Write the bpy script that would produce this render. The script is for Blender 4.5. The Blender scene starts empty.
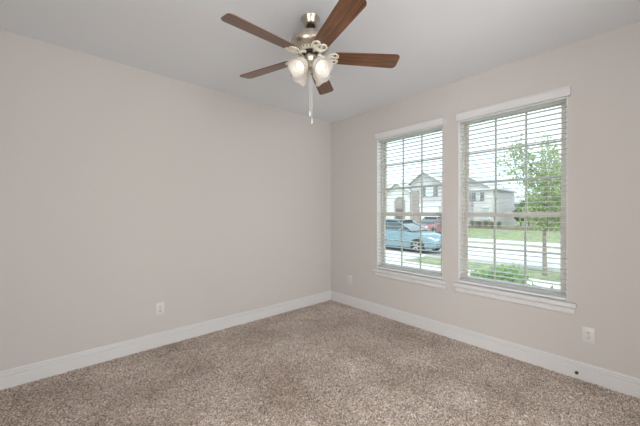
import bpy, bmesh, math, random
import numpy as np
from mathutils import Vector, Matrix

random.seed(7)
np.random.seed(7)
C = bpy.context.scene.collection
SC = bpy.context.scene
PI = math.pi

# ------------------------------------------------------------------ camera
F_PX = 292.5
CAM_Z = 1.34
FW = Vector((0.665, 0.747, 0)).normalized()
RT = Vector((FW.y, -FW.x, 0))
YAW = -math.atan2(FW.x, FW.y)
cam_d = bpy.data.cameras.new('camera')
cam_d.sensor_width = 36.0
cam_d.lens = 36.0 * F_PX / 640.0
cam_d.clip_start = 0.05
cam_d.clip_end = 500
cam = bpy.data.objects.new('camera', cam_d)
C.objects.link(cam)
cam.location = (0, 0, CAM_Z)
cam.rotation_euler = (PI / 2, 0, YAW)
SC.camera = cam

# ------------------------------------------------------------------ world, sun, fill lamps, exposure
SKY_STRENGTH = 2.25
SUN_STRENGTH = 2.2
REAR_FILL_POWER = 104
SIDE_FILL_POWER = 56
BULB_STRENGTH = 2.3
world = bpy.data.worlds.new('world')
SC.world = world
world.use_nodes = True
wn = world.node_tree
wn.nodes.clear()
w_out = wn.nodes.new('ShaderNodeOutputWorld')
w_bg = wn.nodes.new('ShaderNodeBackground')
w_tc = wn.nodes.new('ShaderNodeTexCoord')
w_no = wn.nodes.new('ShaderNodeTexNoise')
w_no.inputs['Scale'].default_value = 2.2
w_no.inputs['Detail'].default_value = 4
w_rp = wn.nodes.new('ShaderNodeValToRGB')
w_rp.color_ramp.elements[0].position = 0.35
w_rp.color_ramp.elements[0].color = (0.66, 0.84, 1.0, 1)
w_rp.color_ramp.elements[1].position = 0.65
w_rp.color_ramp.elements[1].color = (0.88, 0.955, 1.0, 1)
wn.links.new(w_tc.outputs['Generated'], w_no.inputs['Vector'])
wn.links.new(w_no.outputs['Fac'], w_rp.inputs['Fac'])
wn.links.new(w_rp.outputs['Color'], w_bg.inputs['Color'])
w_bg.inputs['Strength'].default_value = SKY_STRENGTH
wn.links.new(w_bg.outputs['Background'], w_out.inputs['Surface'])

sun_d = bpy.data.lights.new('sun', 'SUN')
sun_d.energy = SUN_STRENGTH
sun_d.angle = 0.25
sun_d.color = (1.0, 0.985, 0.96)
sun = bpy.data.objects.new('sun', sun_d)
C.objects.link(sun)
sun.location = (0, 0, 20)
sun.rotation_euler = Vector((0.52, 0.25, -0.9)).to_track_quat('-Z', 'Y').to_euler()

# added fill lamp in an invented room, shining through the opening behind the camera
ar_d = bpy.data.lights.new('rear_fill', 'AREA')
ar_d.shape = 'RECTANGLE'
ar_d.size = 2.2
ar_d.size_y = 2.3
ar_d.energy = REAR_FILL_POWER
ar_d.color = (0.985, 0.99, 1.0)
ar = bpy.data.objects.new('rear_fill', ar_d)
C.objects.link(ar)
ar.location = (0.55, -2.45, 1.3)
ar.rotation_euler = (PI / 2, 0, 0)
# second added fill lamp, aimed at the window wall through an invented doorway
hl_d = bpy.data.lights.new('side_fill', 'AREA')
hl_d.shape = 'RECTANGLE'
hl_d.size = 1.4
hl_d.size_y = 2.2
hl_d.energy = SIDE_FILL_POWER
hl_d.color = (0.985, 0.99, 1.0)
hl = bpy.data.objects.new('side_fill', hl_d)
C.objects.link(hl)
hl.location = (-1.9, 0.35, 1.25)
hl.rotation_euler = (PI / 2, 0, -PI / 2)

vs = SC.view_settings
vs.view_transform = 'Standard'
vs.look = 'None'
vs.exposure = 0.0
vs.gamma = 1.0
vs.use_curve_mapping = False
SC.cycles.max_bounces = 10
SC.cycles.diffuse_bounces = 6
SC.cycles.glossy_bounces = 4
SC.cycles.transmission_bounces = 6
SC.cycles.transparent_max_bounces = 24
SC.cycles.caustics_reflective = False
SC.cycles.caustics_refractive = False
SC.cycles.sample_clamp_indirect = 6
SC.cycles.use_denoising = True

# ------------------------------------------------------------------ helpers

def at(px, plane_x):
    """world Y and camera depth where the sight line of image column px meets x = plane_x"""
    t = (px - 320) / F_PX
    d = FW + RT * t
    s = plane_x / d.x
    return d.y * s, s


class MB:
    def __init__(self):
        self.bm = bmesh.new()
        self.mi = 0

    def _paint(self, faces):
        for f in faces:
            f.material_index = self.mi

    def box(self, x0, x1, y0, y1, z0, z1, bev=0.0, mat=None):
        vs_ = []
        for x in (x0, x1):
            for y in (y0, y1):
                for z in (z0, z1):
                    co = Vector((x, y, z))
                    vs_.append(self.bm.verts.new(mat @ co if mat else co))
        idx = [(0, 1, 3, 2), (4, 6, 7, 5), (0, 4, 5, 1), (2, 3, 7, 6), (0, 2, 6, 4), (1, 5, 7, 3)]
        fs = [self.bm.faces.new([vs_[i] for i in q]) for q in idx]
        self._paint(fs)
        if bev > 0:
            es = list({e for f in fs for e in f.edges})
            r = bmesh.ops.bevel(self.bm, geom=es, offset=bev, segments=2, affect='EDGES', profile=0.5)
            self._paint(r['faces'])
        return self

    def prism(self, poly, axis, a, b, mat=None):
        """poly: list of 2D points, extruded between a and b along axis 'x','y','z'.
        x: (y,z); y: (x,z); z: (x,y)"""
        def mk(p, t):
            if axis == 'x':
                co = Vector((t, p[0], p[1]))
            elif axis == 'y':
                co = Vector((p[0], t, p[1]))
            else:
                co = Vector((p[0], p[1], t))
            return mat @ co if mat else co
        A = [self.bm.verts.new(mk(p, a)) for p in poly]
        B = [self.bm.verts.new(mk(p, b)) for p in poly]
        n = len(poly)
        fs = [self.bm.faces.new(A), self.bm.faces.new(B[::-1])]
        for i in range(n):
            j = (i + 1) % n
            fs.append(self.bm.faces.new((A[j], A[i], B[i], B[j])))
        self._paint(fs)
        return self

    def lathe(self, prof, seg=40, mat=None, closed_ends=True):
        rings = []
        for r, z in prof:
            ring = []
            for k in range(seg):
                a = 2 * PI * k / seg
                co = Vector((max(r, 1e-4) * math.cos(a), max(r, 1e-4) * math.sin(a), z))
                ring.append(self.bm.verts.new(mat @ co if mat else co))
            rings.append(ring)
        fs = []
        for i in range(len(rings) - 1):
            for k in range(seg):
                j = (k + 1) % seg
                fs.append(self.bm.faces.new((rings[i][k], rings[i][j], rings[i + 1][j], rings[i + 1][k])))
        if closed_ends:
            fs.append(self.bm.faces.new(rings[0][::-1]))
            fs.append(self.bm.faces.new(rings[-1]))
        self._paint(fs)
        return self

    def tube(self, pts, r, seg=8, closed=False):
        pts = [Vector(p) for p in pts]
        n = len(pts)
        rings = []
        up = Vector((0, 0, 1))
        prev = None
        for i, p in enumerate(pts):
            if closed:
                d = pts[(i + 1) % n] - pts[i - 1]
            else:
                d = pts[min(i + 1, n - 1)] - pts[max(i - 1, 0)]
            d.normalize()
            if prev is None:
                u = d.cross(up)
                if u.length < 1e-3:
                    u = d.cross(Vector((1, 0, 0)))
            else:
                u = prev - d * prev.dot(d)
            u.normalize()
            prev = u
            v = d.cross(u)
            rr = r[i] if isinstance(r, (list, tuple)) else r
            rings.append([self.bm.verts.new(p + (u * math.cos(2 * PI * k / seg) + v * math.sin(2 * PI * k / seg)) * rr) for k in range(seg)])
        fs = []
        m = n if closed else n - 1
        for i in range(m):
            a, b = rings[i], rings[(i + 1) % n]
            for k in range(seg):
                j = (k + 1) % seg
                fs.append(self.bm.faces.new((a[k], a[j], b[j], b[k])))
        if not closed:
            fs.append(self.bm.faces.new(rings[0][::-1]))
            fs.append(self.bm.faces.new(rings[-1]))
        self._paint(fs)
        return self

    def ball(self, c, r, sub=2, scale=(1, 1, 1)):
        m = Matrix.Translation(c) @ Matrix.Diagonal((*[r * s for s in scale], 1))
        res = bmesh.ops.create_icosphere(self.bm, subdivisions=sub, radius=1, matrix=m)
        self._paint({f for v in res['verts'] for f in v.link_faces})
        return self

    def leaf(self, c, size, n=None):
        """one small folded leaf"""
        d = Vector((random.gauss(0, 1), random.gauss(0, 1), random.gauss(0, .7))).normalized()
        nrm = Vector((random.gauss(0, 1), random.gauss(0, 1), random.gauss(.6, 1))).normalized()
        s = d.cross(nrm)
        if s.length < 1e-3:
            return
        s.normalize()
        nrm = s.cross(d)
        c = Vector(c)
        p = [c, c + d * size * .45 + s * size * .28 + nrm * size * .06, c + d * size, c + d * size * .45 - s * size * .28 + nrm * size * .06]
        q = [self.bm.verts.new(x) for x in p]
        f1 = self.bm.faces.new((q[0], q[1], q[2]))
        f2 = self.bm.faces.new((q[0], q[2], q[3]))
        self._paint([f1, f2])

    def build(self, name, mats, parent=None, smooth=False, angle=40):
        me = bpy.data.meshes.new(name)
        bmesh.ops.recalc_face_normals(self.bm, faces=self.bm.faces)
        self.bm.to_mesh(me)
        self.bm.free()
        if not isinstance(mats, (list, tuple)):
            mats = [mats]
        for m in mats:
            me.materials.append(m)
        if smooth:
            me.shade_smooth()
            me.set_sharp_from_angle(angle=math.radians(angle))
        o = bpy.data.objects.new(name, me)
        C.objects.link(o)
        if parent:
            o.parent = parent
        return o


def thing(name, label, cat, loc=(0, 0, 0), rz=0.0, group=None):
    o = bpy.data.objects.new(name, None)
    C.objects.link(o)
    o.empty_display_size = .1
    o.location = loc
    o.rotation_euler = (0, 0, rz)
    o['label'] = label
    o['category'] = cat
    if group:
        o['group'] = group
    return o


def tag(o, label, cat, group=None):
    o['label'] = label
    o['category'] = cat
    if group:
        o['group'] = group
    return o


def struct(o, label=None, cat=None):
    o['kind'] = 'structure'
    if label:
        o['label'] = label
    if cat:
        o['category'] = cat
    return o


def dup(root, loc, rz, label, group=None):
    r = root.copy()
    C.objects.link(r)
    r.location = loc
    r.rotation_euler = (0, 0, rz)
    r['label'] = label
    if group:
        r['group'] = group
    for ch in list(root.children):
        c = ch.copy()
        C.objects.link(c)
        c.parent = r
        for g in list(ch.children):
            d = g.copy()
            C.objects.link(d)
            d.parent = c
    return r

# ------------------------------------------------------------------ materials

def mat(name, col, rough=.5, metal=0.0, noise=None, bump=None, coat=0.0, spec=.5, emit=None, coord='Object'):
    """noise = (scale, amount) varies the colour, bump = (scale, strength, distance)"""
    m = bpy.data.materials.new(name)
    m.use_nodes = True
    nt = m.node_tree
    b = nt.nodes['Principled BSDF']
    b.inputs['Base Color'].default_value = (*col, 1)
    b.inputs['Roughness'].default_value = rough
    b.inputs['Metallic'].default_value = metal
    b.inputs['Specular IOR Level'].default_value = spec
    b.inputs['Coat Weight'].default_value = coat
    if emit:
        b.inputs['Emission Color'].default_value = (*emit[0], 1)
        b.inputs['Emission Strength'].default_value = emit[1]
    tc = nt.nodes.new('ShaderNodeTexCoord')
    if noise:
        n = nt.nodes.new('ShaderNodeTexNoise')
        n.inputs['Scale'].default_value = noise[0]
        n.inputs['Detail'].default_value = 4
        nt.links.new(tc.outputs[coord], n.inputs['Vector'])
        r = nt.nodes.new('ShaderNodeValToRGB')
        a = noise[1]
        r.color_ramp.elements[0].position = .3
        r.color_ramp.elements[1].position = .7
        r.color_ramp.elements[0].color = (*[max(0, c * (1 - a)) for c in col], 1)
        r.color_ramp.elements[1].color = (*[min(1, c * (1 + a)) for c in col], 1)
        nt.links.new(n.outputs['Fac'], r.inputs['Fac'])
        nt.links.new(r.outputs['Color'], b.inputs['Base Color'])
    if bump:
        n2 = nt.nodes.new('ShaderNodeTexNoise')
        n2.inputs['Scale'].default_value = bump[0]
        n2.inputs['Detail'].default_value = 3
        nt.links.new(tc.outputs[coord], n2.inputs['Vector'])
        bp = nt.nodes.new('ShaderNodeBump')
        bp.inputs['Strength'].default_value = bump[1]
        bp.inputs['Distance'].default_value = bump[2]
        nt.links.new(n2.outputs['Fac'], bp.inputs['Height'])
        nt.links.new(bp.outputs['Normal'], b.inputs['Normal'])
    return m


def ramp(nt, stops, fac):
    r = nt.nodes.new('ShaderNodeValToRGB')
    els = r.color_ramp.elements
    while len(els) < len(stops):
        els.new(.5)
    for e, (p, c) in zip(els, stops):
        e.position = p
        e.color = (*c, 1)
    nt.links.new(fac, r.inputs['Fac'])
    return r


def carpet_mat():
    m = bpy.data.materials.new('carpet')
    m.use_nodes = True
    nt = m.node_tree
    b = nt.nodes['Principled BSDF']
    b.inputs['Roughness'].default_value = 1.0
    b.inputs['Specular IOR Level'].default_value = .1
    b.inputs['Sheen Weight'].default_value = .15
    tc = nt.nodes.new('ShaderNodeTexCoord')
    v = nt.nodes.new('ShaderNodeTexVoronoi')
    v.inputs['Scale'].default_value = 170
    nt.links.new(tc.outputs['Object'], v.inputs['Vector'])
    sep = nt.nodes.new('ShaderNodeSeparateColor')
    nt.links.new(v.outputs['Color'], sep.inputs['Color'])
    r1 = ramp(nt, [(0.0, (0.12, 0.09, 0.07)), (.28, (0.42, 0.338, 0.286)), (.6, (0.61, 0.515, 0.452)), (1.0, (0.96, 0.88, 0.80))], sep.outputs['Red'])
    n = nt.nodes.new('ShaderNodeTexNoise')
    n.inputs['Scale'].default_value = 1.9
    n.inputs['Detail'].default_value = 5
    n.inputs['Roughness'].default_value = .62
    nt.links.new(tc.outputs['Object'], n.inputs['Vector'])
    r2 = ramp(nt, [(.34, (0.78, 0.735, 0.69)), (.66, (1.16, 1.16, 1.16))], n.outputs['Fac'])
    mx = nt.nodes.new('ShaderNodeMix')
    mx.data_type = 'RGBA'
    mx.blend_type = 'MULTIPLY'
    mx.inputs[0].default_value = 1.0
    nt.links.new(r1.outputs['Color'], mx.inputs[6])
    nt.links.new(r2.outputs['Color'], mx.inputs[7])
    nt.links.new(mx.outputs[2], b.inputs['Base Color'])
    return m


def wood_mat():
    """dark walnut / mahogany blade, grain along local x"""
    m = bpy.data.materials.new('blade_wood')
    m.use_nodes = True
    nt = m.node_tree
    b = nt.nodes['Principled BSDF']
    b.inputs['Roughness'].default_value = .33
    b.inputs['Coat Weight'].default_value = .35
    b.inputs['Coat Roughness'].default_value = .15
    tc = nt.nodes.new('ShaderNodeTexCoord')
    mp = nt.nodes.new('ShaderNodeMapping')
    mp.inputs['Scale'].default_value = (2.2, 45, 20)
    nt.links.new(tc.outputs['Object'], mp.inputs['Vector'])
    n = nt.nodes.new('ShaderNodeTexNoise')
    n.inputs['Scale'].default_value = 1.6
    n.inputs['Detail'].default_value = 6
    n.inputs['Distortion'].default_value = .6
    nt.links.new(mp.outputs['Vector'], n.inputs['Vector'])
    r = ramp(nt, [(.28, (0.052, 0.023, 0.011)), (.5, (0.150, 0.064, 0.027)), (.75, (0.285, 0.128, 0.052))], n.outputs['Fac'])
    nt.links.new(r.outputs['Color'], b.inputs['Base Color'])
    return m


def brick_mat(name, c1, c2, mortar, scale=1.0):
    m = bpy.data.materials.new(name)
    m.use_nodes = True
    nt = m.node_tree
    b = nt.nodes['Principled BSDF']
    b.inputs['Roughness'].default_value = .9
    tc = nt.nodes.new('ShaderNodeTexCoord')
    sp = nt.nodes.new('ShaderNodeSeparateXYZ')
    nt.links.new(tc.outputs['Object'], sp.inputs['Vector'])
    ad = nt.nodes.new('ShaderNodeMath')
    ad.operation = 'ADD'
    nt.links.new(sp.outputs['X'], ad.inputs[0])
    nt.links.new(sp.outputs['Y'], ad.inputs[1])
    cb = nt.nodes.new('ShaderNodeCombineXYZ')
    nt.links.new(ad.outputs[0], cb.inputs['X'])
    nt.links.new(sp.outputs['Z'], cb.inputs['Y'])
    br = nt.nodes.new('ShaderNodeTexBrick')
    br.inputs['Scale'].default_value = scale
    br.inputs['Brick Width'].default_value = .23
    br.inputs['Row Height'].default_value = .08
    br.inputs['Mortar Size'].default_value = .008
    br.inputs['Color1'].default_value = (*c1, 1)
    br.inputs['Color2'].default_value = (*c2, 1)
    br.inputs['Mortar'].default_value = (*mortar, 1)
    nt.links.new(cb.outputs['Vector'], br.inputs['Vector'])
    nt.links.new(br.outputs['Color'], b.inputs['Base Color'])
    return m


def siding_mat(name, col, pitch=.18):
    m = bpy.data.materials.new(name)
    m.use_nodes = True
    nt = m.node_tree
    b = nt.nodes['Principled BSDF']
    b.inputs['Roughness'].default_value = .7
    tc = nt.nodes.new('ShaderNodeTexCoord')
    sp = nt.nodes.new('ShaderNodeSeparateXYZ')
    nt.links.new(tc.outputs['Object'], sp.inputs['Vector'])
    dv = nt.nodes.new('ShaderNodeMath')
    dv.operation = 'DIVIDE'
    dv.inputs[1].default_value = pitch
    nt.links.new(sp.outputs['Z'], dv.inputs[0])
    fr = nt.nodes.new('ShaderNodeMath')
    fr.operation = 'FRACT'
    nt.links.new(dv.outputs[0], fr.inputs[0])
    r = ramp(nt, [(0.0, tuple(c * .6 for c in col)), (.12, col), (1.0, col)], fr.outputs[0])
    nt.links.new(r.outputs['Color'], b.inputs['Base Color'])
    return m


def glass_mat():
    """clear pane: mostly see-through, mirrors a little more at grazing angles"""
    m = bpy.data.materials.new('window_glass')
    m.use_nodes = True
    nt = m.node_tree
    nt.nodes.clear()
    o = nt.nodes.new('ShaderNodeOutputMaterial')
    t = nt.nodes.new('ShaderNodeBsdfTransparent')
    t.inputs['Color'].default_value = (.96, .985, .975, 1)
    g = nt.nodes.new('ShaderNodeBsdfGlossy')
    g.inputs['Roughness'].default_value = .01
    # Schlick reflectance, the same on either face of the pane
    lw = nt.nodes.new('ShaderNodeLayerWeight')
    pw = nt.nodes.new('ShaderNodeMath')
    pw.operation = 'POWER'
    pw.inputs[1].default_value = 5
    f = nt.nodes.new('ShaderNodeMath')
    f.operation = 'MULTIPLY_ADD'
    f.inputs[1].default_value = .9
    f.inputs[2].default_value = .035
    nt.links.new(lw.outputs['Facing'], pw.inputs[0])
    nt.links.new(pw.outputs[0], f.inputs[0])
    mx = nt.nodes.new('ShaderNodeMixShader')
    nt.links.new(f.outputs[0], mx.inputs['Fac'])
    nt.links.new(t.outputs['BSDF'], mx.inputs[1])
    nt.links.new(g.outputs['BSDF'], mx.inputs[2])
    nt.links.new(mx.outputs['Shader'], o.inputs['Surface'])
    return m


def shade_mat():
    """frosted white glass"""
    m = bpy.data.materials.new('frosted_glass')
    m.use_nodes = True
    nt = m.node_tree
    nt.nodes.clear()
    o = nt.nodes.new('ShaderNodeOutputMaterial')
    d = nt.nodes.new('ShaderNodeBsdfDiffuse')
    d.inputs['Color'].default_value = (.84, .82, .79, 1)
    t = nt.nodes.new('ShaderNodeBsdfTranslucent')
    t.inputs['Color'].default_value = (.78, .76, .72, 1)
    g = nt.nodes.new('ShaderNodeBsdfGlossy')
    g.inputs['Roughness'].default_value = .2
    a = nt.nodes.new('ShaderNodeMixShader')
    a.inputs['Fac'].default_value = .42
    b = nt.nodes.new('ShaderNodeMixShader')
    b.inputs['Fac'].default_value = .06
    nt.links.new(d.outputs['BSDF'], a.inputs[1])
    nt.links.new(t.outputs['BSDF'], a.inputs[2])
    nt.links.new(a.outputs['Shader'], b.inputs[1])
    nt.links.new(g.outputs['BSDF'], b.inputs[2])
    nt.links.new(b.outputs['Shader'], o.inputs['Surface'])
    return m


def leaf_mat(name, c, var=.35):
    m = mat(name, c, rough=.6, noise=(9, var))
    nt = m.node_tree
    b = nt.nodes['Principled BSDF']
    o = nt.nodes['Material Output']
    t = nt.nodes.new('ShaderNodeBsdfTranslucent')
    t.inputs['Color'].default_value = (min(1, c[0] * 1.3), min(1, c[1] * 1.3), c[2], 1)
    mx = nt.nodes.new('ShaderNodeMixShader')
    mx.inputs['Fac'].default_value = .35
    nt.links.new(b.outputs['BSDF'], mx.inputs[1])
    nt.links.new(t.outputs['BSDF'], mx.inputs[2])
    nt.links.new(mx.outputs['Shader'], o.inputs['Surface'])
    return m


def slat_mat():
    """white vinyl slat that lets a little light through"""
    m = mat('slat_vinyl', (0.88, 0.89, 0.89), .4, bump=(50, .03, .001))
    nt = m.node_tree
    t = nt.nodes.new('ShaderNodeBsdfTranslucent')
    t.inputs['Color'].default_value = (.88, .90, .90, 1)
    mx = nt.nodes.new('ShaderNodeMixShader')
    mx.inputs['Fac'].default_value = .34
    nt.links.new(nt.nodes['Principled BSDF'].outputs['BSDF'], mx.inputs[1])
    nt.links.new(t.outputs['BSDF'], mx.inputs[2])
    nt.links.new(mx.outputs['Shader'], nt.nodes['Material Output'].inputs['Surface'])
    return m


M = {
    'wall': mat('wall_paint', (0.64, 0.615, 0.59), .85, bump=(180, .12, .002), spec=.2),
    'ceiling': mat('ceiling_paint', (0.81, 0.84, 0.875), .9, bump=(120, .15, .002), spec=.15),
    'trim': mat('white_trim_paint', (0.745, 0.745, 0.745), .38, bump=(30, .03, .001)),
    'carpet': carpet_mat(),
    'vinyl': mat('window_vinyl', (0.69, 0.645, 0.59), .4, bump=(60, .02, .001)),
    'blind': mat('blind_white', (0.88, 0.89, 0.89), .42, bump=(50, .03, .001)),
    'slat': slat_mat(),
    'cord': mat('blind_cord', (0.78, 0.78, 0.76), .9, bump=(900, .3, .001)),
    'glass': glass_mat(),
    'plate': mat('outlet_plastic', (0.74, 0.73, 0.72), .3, bump=(40, .02, .001)),
    'slot': mat('dark_slot', (0.03, 0.03, 0.03), .6, noise=(80, .2)),
    'screw': mat('screw_metal', (0.6, 0.58, 0.55), .3, 1.0, noise=(200, .1)),
    'nickel': mat('brushed_nickel', (0.56, 0.50, 0.43), .30, 1.0, noise=(60, .12)),
    'antique': mat('pale_bracket_metal', (0.88, 0.84, 0.72), .35, .35, noise=(90, .15)),
    'dark_metal': mat('dark_bronze', (0.035, 0.028, 0.025), .35, .6, noise=(60, .2)),
    'wood': wood_mat(),
    'shade': shade_mat(),
    'bulb': mat('lit_bulb', (1, 1, 1), .4, emit=((1.0, 0.90, 0.76), BULB_STRENGTH)),
    'chain': mat('chain_white', (0.80, 0.79, 0.77), .35, .3, noise=(300, .1)),
    'rubber': mat('dark_rubber', (0.06, 0.05, 0.045), .6, noise=(120, .2)),
    'grass': mat('grass', (0.235, 0.275, 0.135), .9, noise=(3.0, .35), bump=(60, .8, .03)),
    'concrete': mat('concrete', (0.62, 0.60, 0.575), .85, noise=(2.0, .10), bump=(40, .2, .01)),
    'street': mat('street_concrete', (0.56, 0.55, 0.54), .85, noise=(1.2, .10), bump=(30, .2, .01)),
    'mulch': mat('mulch', (0.23, 0.15, 0.12), .95, noise=(8, .4), bump=(30, 1, .05)),
    'brick_pale': brick_mat('pale_brick', (0.74, 0.71, 0.69), (0.62, 0.58, 0.56), (0.68, 0.67, 0.65)),
    'brick_dark': brick_mat('brown_brick', (0.32, 0.26, 0.24), (0.24, 0.195, 0.18), (0.42, 0.40, 0.38)),
    'siding': siding_mat('grey_siding', (0.53, 0.50, 0.505)),
    'siding_pale': siding_mat('pale_siding', (0.58, 0.56, 0.545)),
    'roof': mat('shingles', (0.42, 0.405, 0.41), .95, noise=(7, .25), bump=(12, .6, .02)),
    'house_trim': mat('house_trim', (0.78, 0.77, 0.76), .6, noise=(5, .03)),
    'shutter': mat('grey_shutter', (0.22, 0.22, 0.23), .6, noise=(12, .1)),
    'house_pane': mat('house_pane', (0.50, 0.60, 0.60), .08, noise=(2, .1)),
    'door': mat('dark_door', (0.15, 0.12, 0.11), .5, noise=(6, .2)),
    'car_blue': mat('car_paint_blue', (0.15, 0.255, 0.30), .3, .2, coat=.5, noise=(3, .04)),
    'car_red': mat('car_paint_maroon', (0.26, 0.10, 0.11), .25, .2, coat=.8, noise=(3, .04)),
    'car_glass': mat('car_glass', (0.06, 0.08, 0.09), .06, noise=(2, .1)),
    'tyre': mat('tyre', (0.03, 0.03, 0.03), .8, noise=(30, .2)),
    'rim': mat('wheel_rim', (0.55, 0.56, 0.58), .3, .9, noise=(20, .1)),
    'lamp_red': mat('tail_lamp', (0.45, 0.03, 0.03), .2, noise=(20, .1)),
    'lamp_clear': mat('head_lamp', (0.8, 0.82, 0.84), .12, noise=(20, .05)),
    'bark': mat('bark', (0.30, 0.24, 0.20), .95, noise=(14, .3), bump=(30, .8, .02)),
    'leaf_tree': leaf_mat('leaf_young_tree', (0.36, 0.42, 0.24)),
    'leaf_shrub': leaf_mat('leaf_shrub', (0.31, 0.43, 0.21)),
    'leaf_far': leaf_mat('leaf_far', (0.22, 0.29, 0.17)),
}

# ------------------------------------------------------------------ room shell
RX0, RX1 = -0.62, 3.156      # room along X (window wall at RX1)
RY0, RY1 = -0.52, 3.288      # room along Y (long plain wall at RY1)
H = 2.74
WT = .16
WINS = [(1.513, 2.403), (0.450, 1.340)]    # window openings along Y
WZ0, WZ1 = 0.585, 2.345

m = MB()
ys = sorted([RY0 - WT, RY1 + WT] + [v for w in WINS for v in w])
m.box(RX1, RX1 + WT, ys[0], ys[-1], -.45, WZ0)
m.box(RX1, RX1 + WT, ys[0], ys[-1], WZ1, H)
for a, b in ((ys[0], ys[1]), (ys[2], ys[3]), (ys[4], ys[5])):
    m.box(RX1, RX1 + WT, a, b, WZ0, WZ1)
struct(m.build('wall_right', M['wall']))
struct(MB().box(RX0 - WT, RX1, RY1, RY1 + WT, -.45, H).build('wall_left', M['wall']))
# walls behind the camera; the one at RY0 has a wide opening added for the rear fill lamp
m = MB()
m.box(RX0 - WT, RX0, -2.6, -.40, -.1, H)
m.box(RX0 - WT, RX0, 1.10, RY1, -.1, H)
m.box(RX0 - WT, RX0, -.40, 1.10, 2.40, H)  # lintel of the doorway added for the side fill lamp
struct(m.build('wall_back', M['wall']))
m = MB()  # invented hall shell enclosing the side fill lamp
m.box(-2.2, -2.05, -.70, 1.40, -.1, H)
m.box(-2.05, RX0 - WT, -.70, -.55, -.1, H)
m.box(-2.05, RX0 - WT, 1.25, 1.40, -.1, H)
struct(m.build('wall_added_hall', M['wall']))
m = MB()
m.box(RX0, -0.42, RY0 - .12, RY0, -.1, H)
m.box(2.0, RX1, RY0 - .12, RY0, -.1, H)
m.box(-0.42, 2.0, RY0 - .12, RY0, 2.45, H)
struct(m.build('wall_rear', M['wall']))
m = MB()  # outer walls of the invented room that holds the rear fill lamp
m.box(RX0 - WT, RX1 + WT, -2.76, -2.6, -.1, H)
m.box(RX1, RX1 + WT, -2.6, RY0 - WT, -.1, H)
struct(m.build('wall_added_room', M['wall']))
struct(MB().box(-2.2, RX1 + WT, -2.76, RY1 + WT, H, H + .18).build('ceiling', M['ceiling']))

# carpet: a fine grid of yarn tufts
def carpet():
    st = .0075
    nx = int((RX1 - RX0) / st) + 1
    ny = int((RY1 + 2.6) / st) + 1
    ny_room = int((RY1 - RY0 + .12) / st) + 1
    gx = np.linspace(RX0, RX1, nx)
    gy = np.linspace(RY0 - .12, RY1, ny_room)
    X, Y = np.meshgrid(gx, gy, indexing='ij')
    jit = st * .33
    X = X + np.random.uniform(-jit, jit, X.shape)
    Y = Y + np.random.uniform(-jit, jit, Y.shape)
    Z = -.012 * np.random.uniform(0, 1, X.shape) ** 1.3
    n0, n1 = X.shape
    co = np.stack([X, Y, Z], -1).reshape(-1, 3).astype(np.float32)
    idx = np.arange(n0 * n1).reshape(n0, n1)
    q = np.stack([idx[:-1, :-1], idx[1:, :-1], idx[1:, 1:], idx[:-1, 1:]], -1).reshape(-1, 4).astype(np.int32)
    me = bpy.data.meshes.new('floor')
    me.vertices.add(len(co))
    me.vertices.foreach_set('co', co.ravel())
    me.loops.add(q.size)
    me.loops.foreach_set('vertex_index', q.ravel())
    me.polygons.add(len(q))
    me.polygons.foreach_set('loop_start', np.arange(0, q.size, 4, dtype=np.int32))
    me.update(calc_edges=True)
    me.validate()
    me.materials.append(M['carpet'])
    me.shade_smooth()
    o = bpy.data.objects.new('floor', me)
    C.objects.link(o)
    return o

struct(carpet())
struct(MB().box(-2.2, RX1 + WT, -2.76, RY1 + WT, -.3, -.012).build('floor_slab', M['carpet']))

# baseboards with a stepped, moulded top
BB = [(0, -.008), (.019, -.008), (.019, .088), (.0165, .0925), (.0065, .093), (.0065, .101), (.0145, .103), (.0145, .112), (.0120, .116), (.0035, .117), (.0035, .123), (.0085, .125), (.0060, .131), (.003, .134), (0, .134)]
struct(MB().prism([(RY1 - o, z) for o, z in BB], 'x', RX0, RX1).build('baseboard_left', M['trim']))
struct(MB().prism([(RX1 - o, z) for o, z in BB], 'y', RY0, RY1 - .017).build('baseboard_right', M['trim']))
struct(MB().prism([(RX0 + o, z) for o, z in BB], 'y', 1.13, RY1 - .017).build('baseboard_back', M['trim']))
m = MB()
m.prism([(RY0 + o, z) for o, z in BB], 'x', RX0 + .017, -.45)
m.prism([(RY0 + o, z) for o, z in BB], 'x', 2.03, RX1 - .017)
struct(m.build('baseboard_rear', M['trim']))

# ------------------------------------------------------------------ windows, sills, blinds
ZR = 1.325        # centre of the meeting rail

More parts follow.
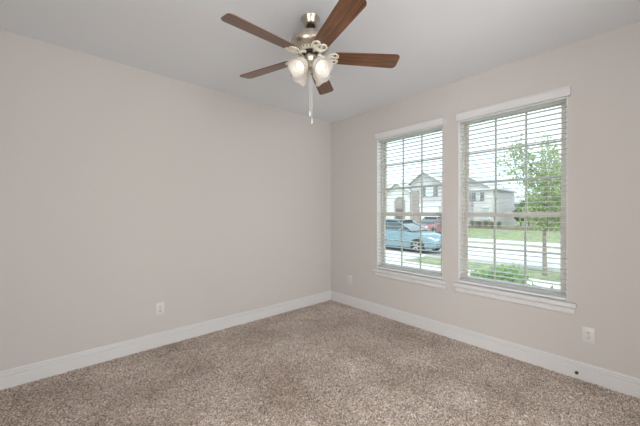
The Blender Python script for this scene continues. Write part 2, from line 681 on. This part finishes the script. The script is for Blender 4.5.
def window(i, y0, y1):
    root = bpy.data.objects.new('window_%d' % i, None)
    C.objects.link(root)
    root.location = (RX1, (y0 + y1) / 2, WZ0)
    struct(root)
    w = (y1 - y0) / 2
    zt = WZ1 - WZ0
    zr = ZR - WZ0
    FX0, FX1 = .075, .150
    m = MB()
    t = .030
    m.box(FX0, FX1, -w, -w + t, 0, zt)
    m.box(FX0, FX1, w - t, w, 0, zt)
    m.box(FX0, FX1, -w + t, w - t, 0, t + .012)
    m.box(FX0, FX1, -w + t, w - t, zt - t, zt)
    m.build('window_frame', M['vinyl'], root)
    m = MB()
    m.box(0.001, FX0, -w, -w + .004, .018, zt)
    m.box(0.001, FX0, w - .004, w, .018, zt)
    m.box(0.001, FX0, -w + .004, w - .004, zt - .004, zt)
    m.build('jamb_liner', M['blind'], root)
    a = w - t

    def sash(name, x0, x1, z0, z1, bot, top, rows):
        st = .028
        m = MB()
        m.box(x0, x1, -a, -a + st, z0, z1, .003)
        m.box(x0, x1, a - st, a, z0, z1, .003)
        m.box(x0, x1, -a + st, a - st, z0, z0 + bot, .003)
        m.box(x0, x1, -a + st, a - st, z1 - top, z1, .003)
        xc = (x0 + x1) / 2
        gz0, gz1 = z0 + bot, z1 - top
        gw = 2 * (a - st)
        for k in (1, 2):
            yc = -a + st + gw * k / 3
            m.box(xc - .006, xc + .006, yc - .0085, yc + .0085, gz0, gz1)
        for k in range(1, rows):
            zc = gz0 + (gz1 - gz0) * k / rows
            m.box(xc - .0055, xc + .0055, -a + st, a - st, zc - .0085, zc + .0085)
        s = m.build(name, M['vinyl'], root)
        p = MB().box(xc - .010, xc - .007, -a + st - .004, a - st + .004, gz0 - .004, gz1 + .004)
        p.build('window_pane', M['glass'], root)
        return s
    sash('upper_sash', .116, .143, zr - .018, zt - t, .036, .030, 3)
    ls = sash('lower_sash', .082, .110, t + .012, zr + .020, .034, .040, 2)
    m = MB()
    m.box(.066, .082, -.035, .035, zr + .006, zr + .018, .004)
    m.ball((.072, 0, zr + .022), .012, 2, (1, 1.6, .6))
    m.box(.060, .076, -.006, .030, zr + .018, zr + .026, .003)
    m.build('sash_lock', M['blind'], ls)
    return root


def sill(i, y0, y1):
    root = bpy.data.objects.new('trim_%d' % i, None)
    C.objects.link(root)
    root.location = (RX1, (y0 + y1) / 2, WZ0)
    struct(root)
    w = (y1 - y0) / 2
    m = MB()
    pr = [(-.046, -.012), (-.046, .010), (-.042, .016), (-.034, .018), (0, .018), (0, -.012)]
    m.prism(pr, 'y', -w - .060, w + .038)
    m.box(0, .080, -w, w, 0, .018)
    m.build('window_stool', M['trim'], root)
    ap = [(0, -.012), (-.030, -.012), (-.030, -.020), (-.020, -.028), (-.015, -.034), (-.015, -.060), (-.021, -.063), (-.021, -.071), (-.012, -.078), (-.008, -.084), (0, -.084)]
    MB().prism(ap, 'y', -w - .046, w + .026).build('window_apron', M['trim'], root)
    return root


def blind(y0, y1, label):
    root = thing('window_blind', label, 'window blind', (RX1, (y0 + y1) / 2, WZ0), 0, 'window blinds')
    w = (y1 - y0) / 2
    zt = WZ1 - WZ0
    # valance with returns, in front of the wall plane
    m = MB()
    v0, v1 = zt - .038, zt + .040
    prof = [(-.034, v0), (-.034, v0 + .008), (-.030, v0 + .014), (-.030, v1 - .016), (-.036, v1 - .008), (-.036, v1), (-.022, v1), (-.022, v0)]
    m.prism(prof, 'y', -w - .022, w + .010)
    m.box(-.022, 0, -w - .022, -w - .012, v0, v1)
    m.box(-.022, 0, w + .000, w + .010, v0, v1)
    m.build('valance', M['trim'], root)
    MB().box(.012, .062, -w + .006, w - .006, zt - .045, zt - .003, .002).build('headrail', M['blind'], root)
    # slats, open flat with a very slight tilt
    zb = .018 + .004
    xc = .036
    pitch = .0445
    sl = w - .008
    m = MB()
    n = 6
    top, bot = [], []
    for k in range(n + 1):
        u = -1 + 2 * k / n
        top.append((xc + u * .0275, .0011 + .0016 * (1 - u * u)))
        bot.append((xc + u * .0275, -.0011 + .0016 * (1 - u * u)))
    m.prism(top + bot[::-1], 'y', -sl, sl)
    first = m.build('slat', M['slat'], root, smooth=True, angle=50)
    z = zt - .062
    first.location = (0, 0, z)
    zz = []
    while z - pitch > zb + .072:
        z -= pitch
        zz.append(z)
    for k in range(5):                       # spare slats stacked on the bottom rail
        zz.append(zb + .0215 + k * .0044)
    for z in zz:
        s = first.copy()
        C.objects.link(s)
        s.parent = root
        s.location = (0, 0, z)
    MB().box(xc - .0275, xc + .0275, -sl, sl, zb, zb + .019, .004).build('bottom_rail', M['blind'], root)
    for yc in (-w * .72, w * .72):
        m = MB()
        for dx in (-.0285, .0285):
            m.tube([(xc + dx, yc, zb + .01), (xc + dx, yc, zt - .04)], .0009, 5)
        m.build('ladder_cord', M['cord'], root)
    return root


for i, (a, b) in enumerate(WINS):
    window(i + 1, a, b)
    sill(i + 1, a, b)
blind(*WINS[0], 'white slatted blind in the window nearer the room corner, parked car behind it')
blind(*WINS[1], 'white slatted blind in the window farther from the corner, young tree behind it')

# ------------------------------------------------------------------ wall outlets and the door stop

def outlet(loc, rz, label):
    """plate faces local -Y"""
    root = thing('wall_outlet', label, 'wall outlet', loc, rz, 'wall outlets')
    m = MB()
    m.box(-.0395, .0395, -.008, 0, -.0620, .0620, .003)
    m.build('cover_plate', M['plate'], root, smooth=True)
    for s in (-1, 1):
        m = MB()
        pts = []
        for k in range(20):
            a = 2 * PI * k / 20
            pts.append((.0165 * max(-1, min(1, 1.15 * math.cos(a))), s * .0195 + .0135 * max(-1, min(1, 1.12 * math.sin(a)))))
        m.prism(pts, 'y', -.0105, -.006)
        f = m.build('socket_face', M['plate'], root)
        m = MB()
        m.box(-.0078, -.0052, -.0112, -.0100, s * .0195 - .001, s * .0195 + .0075)
        m.box(.0050, .0078, -.0112, -.0100, s * .0195 - .002, s * .0195 + .0085)
        m.prism([(.0032 * math.cos(2 * PI * k / 10), s * .0195 - .0068 + .0032 * math.sin(2 * PI * k / 10)) for k in range(10)], 'y', -.0112, -.0100)
        m.build('socket_slots', M['slot'], f)
    m = MB()
    m.prism([(.003 * math.cos(2 * PI * k / 10), .003 * math.sin(2 * PI * k / 10)) for k in range(10)], 'y', -.0092, -.006)
    m.build('screw', M['screw'], root)
    return root

o1 = outlet((.758, RY1, .372), 0, 'white wall outlet on the long plain wall at left')
dup(o1, (RX1, 2.888, .372), -PI / 2, 'white wall outlet between the room corner and the first window')
dup(o1, (RX1, .320, .366), -PI / 2, 'white wall outlet below and right of the window with the tree')

ds = thing('door_stop', 'small dark round stop on the white baseboard below the right outlet', 'door stop', (RX1 - .0165, .386, .051))
rot = Matrix.Rotation(-PI / 2, 4, 'Y')
MB().lathe([(.011, 0), (.011, .003), (.008, .004), (.005, .006)], 20, rot).build('mount_plate', M['screw'], ds, smooth=True)
MB().lathe([(.005, .005), (.005, .020)], 14, rot).build('stop_rod', M['screw'], ds, smooth=True)
MB().lathe([(.009, .019), (.0115, .021), (.0115, .031), (.008, .034)], 20, rot).build('rubber_tip', M['rubber'], ds, smooth=True)

# ------------------------------------------------------------------ ceiling fan
FAN_S, FAN_L = 2.107, -.068
fp = FW * FAN_S + RT * FAN_L
fan = thing('ceiling_fan', 'five-blade brown wooden ceiling fan with brushed nickel motor and four lit frosted lamp shades', 'ceiling fan', (fp.x, fp.y, H), YAW)

def zc(z):
    return z - H
MB().lathe([(.065, 0), (.068, -.004), (.066, -.009), (.060, -.014), (.053, -.040), (.047, -.050), (.040, -.054), (.0, -.054)], 40).build('canopy', M['nickel'], fan, smooth=True)
MB().lathe([(.030, -.052), (.034, -.062), (.032, -.072), (.020, -.080), (.0145, -.084), (.0145, -.122)], 28).build('down_rod', M['dark_metal'], fan, smooth=True)
MB().lathe([(.020, -.112), (.030, -.116), (.060, -.120), (.100, -.130), (.125, -.145), (.138, -.162), (.141, -.177),
            (.140, -.196), (.135, -.210), (.122, -.223), (.102, -.231), (.090, -.232), (.0, -.232)], 56).build('motor_housing', M['nickel'], fan, smooth=True, angle=35)
# pale vent ring and the dark flywheel the irons bolt to
MB().lathe([(.092, -.230), (.094, -.234), (.082, -.245), (.060, -.246), (.0, -.246)], 48).build('vent_ring', M['antique'], fan, smooth=True)
m = MB()
for k in range(24):
    a = 2 * PI * k / 24
    R = Matrix.Rotation(a, 4, 'Z')
    m.box(.082, .0915, -.003, .003, -.2425, -.236, 0, R)
m.build('vent_slots', M['dark_metal'], fan)
MB().lathe([(.056, -.245), (.060, -.250), (.050, -.262), (.0, -.262)], 40).build('flywheel', M['dark_metal'], fan, smooth=True)
MB().lathe([(.036, -.260), (.042, -.266), (.044, -.284), (.040, -.298), (.034, -.308), (.030, -.322), (.034, -.332), (.034, -.350), (.030, -.362), (.016, -.370), (.010, -.380), (.0, -.382)], 40).build('switch_housing', M['nickel'], fan, smooth=True)

ZB = -.274

def rounded_blade(r0, r1, w0, w1, rc0, rc1, n=7):
    pts = []
    def arc(cx, cy, r, a0, a1):
        for k in range(n + 1):
            a = a0 + (a1 - a0) * k / n
            pts.append((cx + r * math.cos(a), cy + r * math.sin(a)))
    arc(r1 - rc1, w1 / 2 - rc1, rc1, PI / 2, 0)
    arc(r1 - rc1, -w1 / 2 + rc1, rc1, 0, -PI / 2)
    arc(r0 + rc0, -w0 / 2 + rc0, rc0, -PI / 2, -PI)
    arc(r0 + rc0, w0 / 2 - rc0, rc0, PI, PI / 2)
    return pts

bl_bm = MB().prism(rounded_blade(.168, .650, .112, .138, .026, .034), 'z', -.0035, .0035)
blade0 = bl_bm.build('fan_blade', M['wood'], fan)
bv = blade0.modifiers.new('bevel', 'BEVEL')
bv.width = .0016
bv.segments = 2
bv.limit_method = 'ANGLE'

m = MB()
# blade iron: arm from the flywheel, then an openwork scroll under the blade root
m.tube([(.050, 0, .018), (.075, 0, .012), (.104, 0, -.006), (.120, 0, -.011), (.130, 0, -.009)], [.011, .010, .009, .009, .010], 10)
def loop(cx, cy, rx, ry, z, a0=0, n=22):
    return [(cx + rx * math.cos(2 * PI * k / n + a0), cy + ry * math.sin(2 * PI * k / n + a0), z) for k in range(n)]
m.tube(loop(.152, 0, .026, .020, -.0085), .0048, 8, True)
for s in (-1, 1):
    m.tube(loop(.168, s * .030, .026, .017, -.0085), .0046, 8, True)
    m.tube([(.112, s * .004, -.010), (.120, s * .022, -.010), (.134, s * .040, -.009), (.158, s * .050, -.0085), (.184, s * .046, -.0085), (.198, s * .032, -.0085), (.198, s * .014, -.0085), (.184, s * .006, -.0085)], [.006, .006, .0055, .005, .005, .005, .005, .0045], 8)
    m.ball((.188, s * .030, -.008), .0085, 2, (1, 1, .6))
m.ball((.178, 0, -.008), .0085, 2, (1, 1, .6))
iron0 = m.build('blade_iron', M['antique'], fan, smooth=True, angle=60)
screws0 = []
for c in ((.188, .030), (.188, -.030), (.178, 0)):
    screws0.append(MB().ball((c[0], c[1], -.0130), .0042, 2, (1, 1, .5)).build('blade_screw', M['nickel'], iron0, smooth=True))

def place(o, ang):
    o.location = (0, 0, ZB)
    q = Matrix.Rotation(ang, 4, 'Z') @ Matrix.Rotation(math.radians(-13), 4, 'X')
    o.rotation_euler = q.to_euler()
for k in range(5):
    ang = math.radians(6.2 + 72 * k)
    if k == 0:
        bl, ir = blade0, iron0
    else:
        bl = blade0.copy(); C.objects.link(bl); bl.parent = fan
        ir = iron0.copy(); C.objects.link(ir); ir.parent = fan
        for q_ in screws0:
            s_ = q_.copy(); C.objects.link(s_); s_.parent = ir
    place(bl, ang)
    place(ir, ang)

# light kit: four arms with frosted tulip shades and glowing bulbs
TILT = math.radians(47)
for k in range(4):
    a = math.radians(45 + 90 * k)
    root_m = Matrix.Rotation(a, 4, 'Z') @ Matrix.Translation((.040, 0, -.320)) @ Matrix.Rotation(PI - TILT, 4, 'Y')
    # local +z now points outward and down along the shade axis
    arm = MB()
    arm.tube([root_m.inverted() @ (Matrix.Rotation(a, 4, 'Z') @ Vector(p)) for p in ((.030, 0, -.300), (.042, 0, -.308), (.050, 0, -.327))], .009, 10)
    arm.lathe([(.012, .004), (.022, .008), (.024, .022), (.021, .030)], 24)
    ao = arm.build('lamp_arm', M['nickel'], fan, smooth=True)
    ao.matrix_local = root_m
    prof = [(.0225, .016), (.024, .026), (.031, .034), (.043, .044), (.052, .060), (.054, .076), (.052, .090), (.054, .102), (.062, .116), (.072, .126)]
    inner = [(r - .003, z + .001) for r, z in prof[::-1]]
    sm = MB()
    seg = 48
    full = prof + inner
    rings = []
    for r, z in full:
        ring = []
        fl = max(0.0, (z - .095) / .031)
        for j in range(seg):
            th = 2 * PI * j / seg
            rr = r * (1 + .03 * fl * math.cos(6 * th))
            z2 = z + .003 * fl * math.cos(6 * th)
            ring.append(sm.bm.verts.new((rr * math.cos(th), rr * math.sin(th), z2)))
        rings.append(ring)
    for i_ in range(len(rings)):
        A_, B_ = rings[i_], rings[(i_ + 1) % len(rings)]
        for j in range(seg):
            j2 = (j + 1) % seg
            sm.bm.faces.new((A_[j], A_[j2], B_[j2], B_[j]))
    so = sm.build('lamp_shade', M['shade'], fan, smooth=True, angle=80)
    so.matrix_local = root_m
    bu = MB()
    bu.lathe([(.012, .028), (.014, .036), (.020, .048), (.0265, .062), (.0285, .074), (.026, .086), (.018, .096), (.008, .1005), (.0, .101)], 28)
    bo = bu.build('light_bulb', M['bulb'], fan, smooth=True)
    bo.matrix_local = root_m

def pull_chain(x, y, z1):
    m = MB()
    z = -.367
    while z > z1:
        m.ball((x, y, z), .0024, 1)
        z -= .0042
    m.tube([(x, y, -.345), (x, y, z1)], .0012, 6)
    c = m.build('pull_chain', M['chain'], fan, smooth=True)
    f = MB().lathe([(.0015, .004), (.0045, 0), (.0062, -.010), (.0070, -.022), (.0055, -.032), (.003, -.036), (.0, -.0365)], 18, Matrix.Translation((x, y, z1)))
    f.build('chain_fob', M['chain'], c, smooth=True)
pull_chain(-.004, -.030, zc(2.062))
pull_chain(.010, -.024, zc(2.010))

# ------------------------------------------------------------------ outside: ground
G = -.45

def ground(name, x0, x1, y0, y1, z, mt):
    return struct(MB().box(x0, x1, y0, y1, G - .3, z).build(name, mt))
ground('lawn', RX1 + WT, 110, -60, 110, G, M['grass'])
ground('sidewalk', 8.1, 9.5, -40, 90, G + .02, M['concrete'])
ground('street', 11.4, 18.0, -60, 110, G + .015, M['street'])
ground('sidewalk_opposite', 19.6, 21.6, -40, 90, G + .02, M['concrete'])
ground('driveway', 3.6, 11.4, 6.1, 11.0, G + .018, M['concrete'])
ground('driveway_opposite', 18.0, 30.0, 14.6, 17.3, G + .018, M['concrete'])
for nm, xa in (('kerb', 11.25), ('kerb_opposite', 18.0)):
    ground(nm, xa, xa + .15, -60, 110, G + .07, M['concrete'])
ground('planting_bed', 36.5, 39.8, 4, 20, G + .05, M['mulch'])

# ------------------------------------------------------------------ outside: houses

def house_window(root, x, y0, y1, z0, z1, shutters=True):
    t = .07
    m = MB()
    m.box(x - .06, x + .02, y0, y0 + t, z0, z1)
    m.box(x - .06, x + .02, y1 - t, y1, z0, z1)
    m.box(x - .06, x + .02, y0, y1, z0, z0 + t)
    m.box(x - .06, x + .02, y0, y1, z1 - t, z1)
    zm = (z0 + z1) / 2
    m.box(x - .05, x + .02, y0, y1, zm - .03, zm + .03)
    f = m.build('house_window', M['house_trim'], root)
    MB().box(x - .02, x + .01, y0 + t, y1 - t, z0 + t, z1 - t).build('window_pane', M['house_pane'], f)
    if shutters:
        for a, b in ((y0 - .45, y0 - .02), (y1 + .02, y1 + .45)):
            s = MB()
            s.box(x - .05, x + .02, a, b, z0, z1)
            zz = z0 + .1
            while zz < z1 - .1:
                s.box(x - .065, x - .045, a + .06, b - .06, zz, zz + .04)
                zz += .09
            s.build('shutter', M['shutter'], f)


def gable_x(root, x0, x1, y0, y1, ze, zp, yp, wall_m, over=.35, th=.16, name='wall'):
    """gabled block whose ridge runs along x; the gable faces -x"""
    MB().prism([(y0, G), (y1, G), (y1, ze), (yp, zp), (y0, ze)], 'x', x0, x1).build(name, wall_m, root)
    m = MB()
    for ya, s in ((y0, -1), (y1, 1)):
        d = Vector((ya - yp, ze - zp))
        e = Vector((ya, ze)) + d.normalized() * over
        m.prism([(yp, zp), (e.x, e.y), (e.x, e.y + th), (yp, zp + th)], 'x', x0 - over, x1)
    m.build('roof', M['roof'], root)
    m = MB()
    for ya in (y0, y1):
        d = Vector((ya - yp, ze - zp))
        e = Vector((ya, ze)) + d.normalized() * over
        m.prism([(yp, zp - .10), (e.x, e.y - .10), (e.x, e.y + th), (yp, zp + th)], 'x', x0 - over - .05, x0 - over)
    m.build('fascia', M['house_trim'], root)


def gable_y(root, x0, x1, y0, y1, ze, zp, wall_m, over=.4, th=.16, name='wall'):
    """gabled block whose ridge runs along y; its eave faces -x"""
    xm = (x0 + x1) / 2
    MB().prism([(x0, G), (x1, G), (x1, ze), (xm, zp), (x0, ze)], 'y', y0, y1).build(name, wall_m, root)
    m = MB()
    for xa in (x0, x1):
        d = Vector((xa - xm, ze - zp))
        e = Vector((xa, ze)) + d.normalized() * over
        m.prism([(xm, zp), (e.x, e.y), (e.x, e.y + th), (xm, zp + th)], 'y', y0 - over, y1 + over)
    m.build('roof', M['roof'], root)

# house with the two-storey gable, seen through the window nearer the corner
ha = thing('house', 'grey gabled house across the street with pale brick entry and dark shutters', 'house')
gable_y(ha, 30.6, 36.0, 15.0, 24.5, 3.6, 5.3, M['brick_pale'])
gable_x(ha, 30.0, 34.5, 14.5, 18.1, 4.75, 5.95, 16.4, M['siding'], name='gable_wing')
gable_x(ha, 30.2, 34.5, 18.3, 21.6, 3.95, 4.95, 19.95, M['brick_pale'], name='entry_wing')
house_window(ha, 29.97, 15.35, 16.2, 3.15, 4.35)
m = MB()
arch = [(18.95, G), (20.35, G), (20.35, 2.6)]
for k in range(1, 10):
    a = PI * k / 10
    arch.append((19.65 + .7 * math.cos(a), 2.6 + .7 * math.sin(a)))
arch.append((18.95, 2.6))
m.prism(arch, 'x', 30.12, 30.22)
m.build('entry_arch', M['brick_dark'], ha)
MB().box(30.08, 30.14, 19.2, 20.1, G + .15, 1.9).build('front_door', M['door'], ha)
MB().box(29.9, 30.1, 17.05, 17.95, G, 3.85).build('brick_pier', M['brick_dark'], ha)
MB().box(29.88, 30.02, 14.5, 17.0, 2.05, 2.35).build('trim_band', M['house_trim'], ha)
m = MB()
m.box(29.93, 30.0, 14.75, 16.9, G, 1.95)
for k in range(4):
    for j in range(4):
        m.box(29.90, 29.94, 14.85 + .51 * j, 15.29 + .51 * j, G + .12 + .58 * k, G + .58 + .58 * k)
m.build('garage_door', M['house_trim'], ha)
house_window(ha, 30.57, 22.3, 23.4, .8, 2.4)

# house farther right, left edge of the window with the tree
hb = thing('house', 'pale house with a wide gable roof, seen left of the young tree', 'house')
gable_x(hb, 40.0, 48.0, 12.6, 19.2, 4.35, 6.3, 15.9, M['siding'])
MB().box(39.6, 40.0, 12.7, 14.9, G, 4.2).build('brick_wing', M['brick_pale'], hb)
MB().box(39.35, 40.0, 12.5, 15.1, 4.2, 4.36).build('wing_eave', M['house_trim'], hb)
house_window(hb, 39.57, 14.1, 14.6, 2.9, 3.9, True)
house_window(hb, 39.57, 13.0, 13.9, .5, 2.0, False)
house_window(hb, 39.97, 15.9, 17.0, 2.9, 4.1)
MB().box(39.55, 39.6, 12.7, 14.9, G, .35).build('base_course', M['brick_dark'], hb)

# low house behind the tree
hc = thing('house', 'low far house with a dark eave line, half hidden by the young tree', 'house')
gable_y(hc, 50, 58, 3, 14.6, 2.7, 4.0, M['brick_pale'])
MB().box(49.9, 50.0, 5, 7.5, G, 2.0).build('garage_door', M['house_trim'], hc)
house_window(hc, 49.97, 9, 10.2, .6, 2.0)
house_window(hc, 49.97, 12, 13.2, .6, 2.0)

# ------------------------------------------------------------------ outside: cars

def car(label, paint, loc, rz):
    """length along local x, nose at +x"""
    r = thing('car', label, 'car', loc, rz, 'cars on the street')
    L = 2.25
    W = .88

    def loft(secs, name, mt, parent):
        # secs: (x, half-width low, half-width high, z0, z1)
        m = MB()
        rings = []
        for x, wl, wh, z0, z1 in secs:
            c = .07
            pts = [(-wl + c, z0), (wl - c, z0), (wl, z0 + c), ((wl + wh) / 2, (z0 + z1) / 2), (wh, z1 - c), (wh - c, z1), (-wh + c, z1), (-wh, z1 - c), (-(wl + wh) / 2, (z0 + z1) / 2), (-wl, z0 + c)]
            rings.append([m.bm.verts.new((x, y, z)) for y, z in pts])
        for A, B in zip(rings, rings[1:]):
            for k in range(len(A)):
                j = (k + 1) % len(A)
                m.bm.faces.new((A[k], A[j], B[j], B[k]))
        m.bm.faces.new(rings[0]); m.bm.faces.new(rings[-1][::-1])
        return m.build(name, mt, parent, smooth=True, angle=35)
    body = loft([(-L, .74, .70, .38, .80), (-L + .12, W - .04, W - .10, .26, .93), (-1.4, W, W - .07, .20, .97), (-.4, W, W - .06, .20, .96),
                 (.75, W, W - .07, .20, .95), (1.45, W - .02, W - .12, .20, .86), (L - .14, W - .08, W - .20, .26, .74), (L, .70, .62, .36, .60)], 'car_body', paint, r)
    loft([(-1.62, .74, .68, .90, 1.00), (-1.05, .74, .60, .90, 1.36), (-.2, .75, .60, .90, 1.42), (.25, .75, .60, .90, 1.38), (1.05, .74, .68, .88, .98)], 'car_windows', M['car_glass'], r)
    loft([(-1.12, .62, .58, 1.345, 1.43), (-.2, .63, .58, 1.38, 1.475), (.30, .62, .57, 1.355, 1.43)], 'car_roof', paint, r)
    m = MB()
    for s in (-1, 1):
        for xa, xb in ((-1.66, -1.05), (1.08, .27)):
            m.tube([(xa, s * .70, .95), (xb, s * .61, 1.39)], .035, 6)
        m.tube([(-.45, s * .735, .93), (-.42, s * .61, 1.41)], .035, 6)
    m.build('roof_pillars', paint, r)
    for x in (-1.35, 1.38):
        for s in (-1, 1):
            mt = Matrix.Translation((x, s * (W - .09), .325)) @ Matrix.Rotation(PI / 2, 4, 'X')
            wh = MB().lathe([(.20, -.10), (.30, -.10), (.325, -.07), (.325, .07), (.30, .10), (.20, .10)], 30, mt).build('wheel', M['tyre'], r, smooth=True)
            mm = MB().lathe([(.205, -.085), (.205, .085)], 24, mt)
            for k in range(5):
                q = mt @ Matrix.Rotation(2 * PI * k / 5, 4, 'Z')
                mm.box(.03, .20, -.025, .025, -.108, .108, 0, q)
            mm.build('wheel_rim', M['rim'], wh, smooth=True)
    for s in (-1, 1):
        MB().ball((L - .12, s * .56, .62), .12, 2, (.9, 1.3, .6)).build('headlight', M['lamp_clear'], r, smooth=True)
        MB().ball((-L + .07, s * .62, .78), .11, 2, (.7, 1.2, .9)).build('tail_light', M['lamp_red'], r, smooth=True)
        mm = MB()
        mm.ball((.62, s * .98, 1.0), .10, 2, (.6, 1, .7))
        mm.box(.58, .66, min(s * .80, s * .95), max(s * .80, s * .95), .95, .99)
        mm.build('wing_mirror', paint, r, smooth=True)
    MB().box(L - .10, L + .01, -.45, .45, .34, .44, .02).build('front_grille', M['tyre'], r)
    return r

car('blue-grey car parked along the near side of the street', M['car_blue'], (12.5, 8.1, G + .015), -PI / 2)
car('dark red car standing in the driveway across the street', M['car_red'], (24.6, 12.7, G), PI)
ground('driveway_second', 18.0, 36.0, 11.4, 14.0, G - .002, M['concrete'])

# ------------------------------------------------------------------ outside: plants

def tree(label, loc, h, trunk_r, crown_r, crown_z0, n, leaf, mt, group=None, spiky=False, name='tree'):
    r = thing(name, label, 'tree', loc, 0, group)
    m = MB()
    pts, rad = [], []
    for k in range(7):
        u = k / 6
        pts.append((.05 * math.sin(3 * u) * h * .1, .04 * math.sin(5 * u) * h * .1, u * h * .86))
        rad.append(trunk_r * (1 - .8 * u))
    m.tube(pts, rad, 10)
    tips = []
    for k in range(16):
        u = random.uniform(.34, .86)
        z = u * h
        a = k * 2.4 + random.uniform(-.3, .3)
        fr = 1 - abs((z - (crown_z0 + h) / 2) / ((h - crown_z0) / 2)) ** 2
        ln = crown_r * max(.35, math.sqrt(max(0, fr))) * random.uniform(.75, 1.05)
        p0 = Vector((0, 0, z * .92))
        p1 = p0 + Vector((math.cos(a) * ln * .55, math.sin(a) * ln * .55, ln * .45))
        p2 = p0 + Vector((math.cos(a) * ln, math.sin(a) * ln, ln * (1.1 if spiky else .6)))
        m.tube([p0, p1, p2], [trunk_r * .32, trunk_r * .2, trunk_r * .08], 6)
        tips.append((p0, p1, p2))
    tips.append((Vector((0, 0, h * .6)), Vector((0, 0, h * .8)), Vector((0, 0, h))))
    m.build('trunk', M['bark'], r, smooth=True)
    m = MB()
    for _ in range(n):
        p0, p1, p2 = random.choice(tips)
        u = random.random() ** .7
        p = p0.lerp(p1, u * 2) if u < .5 else p1.lerp(p2, u * 2 - 1)
        sp = crown_r * (.24 if spiky else .34)
        q = p + Vector((random.gauss(0, sp), random.gauss(0, sp), random.gauss(0, sp))) * (1 - .55 * u)
        if q.z < crown_z0 or math.hypot(q.x, q.y) > crown_r * 1.1:
            continue
        m.leaf(q, leaf * random.uniform(.7, 1.3))
    m.build('foliage', mt, r)
    return r


def shrub(label, loc, rx, ry, h, n, leaf, mt, group=None, name='shrub'):
    r = thing(name, label, 'shrub', loc, 0, group)
    m = MB()
    for k in range(9):
        a = k * .7
        p = Vector((math.cos(a) * rx * .6, math.sin(a) * ry * .6, h * .75))
        m.tube([(0, 0, -.02), p * .5 + Vector((0, 0, .05)), p], [.012, .009, .004], 5)
    m.build('stems', M['bark'], r)
    m = MB()
    for _ in range(n):
        d = Vector((random.gauss(0, 1), random.gauss(0, 1), random.gauss(.3, 1))).normalized() * (random.random() ** .33)
        p = Vector((d.x * rx, d.y * ry, h * .5 + d.z * h * .5))
        if p.z < .02:
            continue
        m.leaf(p, leaf * random.uniform(.7, 1.3))
    m.build('foliage', mt, r)
    return r

ty, ts = at(545, 10.4)
tree('young slender street tree with light green crown in front of the right window', (10.4, ty, G), 3.95, .060, 1.05, 1.30, 6800, .088, M['leaf_tree'], spiky=True)

for k, (px, X, rx, ry, h, lb) in enumerate(((485, 6.0, .34, .36, .72, 'leftmost light green shrub below the right window, farthest from the glass'),
                                            (507, 5.1, .38, .42, 1.00, 'tallest light green shrub below the right window, at the middle'),
                                            (537, 4.15, .30, .36, .92, 'rightmost light green shrub below the right window, nearest the glass'))):
    y, s = at(px, X)
    shrub(lb, (X, y, G), rx, ry, h, 1700, .075, M['leaf_shrub'], 'shrubs below the window')

far = [(521, 44, 2.5, .80), (529, 38.5, 3.4, .80), (542, 45.5, 4.1, 1.0), (552, 38.0, 3.6, .80), (565, 44.5, 4.3, 1.0), (580, 38, 3.8, .9)]
for k, (px, X, h, cr) in enumerate(far):
    y, s = at(px, X)
    tree(('leftmost', 'second from left', 'third from left', 'third from right', 'second from right', 'rightmost')[k] + ' of the distant dark green trees behind the young street tree', (X, y, G), h, .12, cr, .5, 1300, .34, M['leaf_far'], 'distant trees')
bush = [(472, 38.1, .9), (479, 38.1, .8), (486, 38.1, .9), (492.5, 38.1, .7), (499, 38.1, .8)]
for k, (px, X, h) in enumerate(bush):
    y, s = at(px, X)
    shrub(('leftmost', 'second from left', 'middle', 'second from right', 'rightmost')[k] + ' of five small clipped bushes in front of the pale house', (X, y, G + .05), (.30), (.30), h, 420, .10, M['leaf_far'], 'bushes before the pale house')
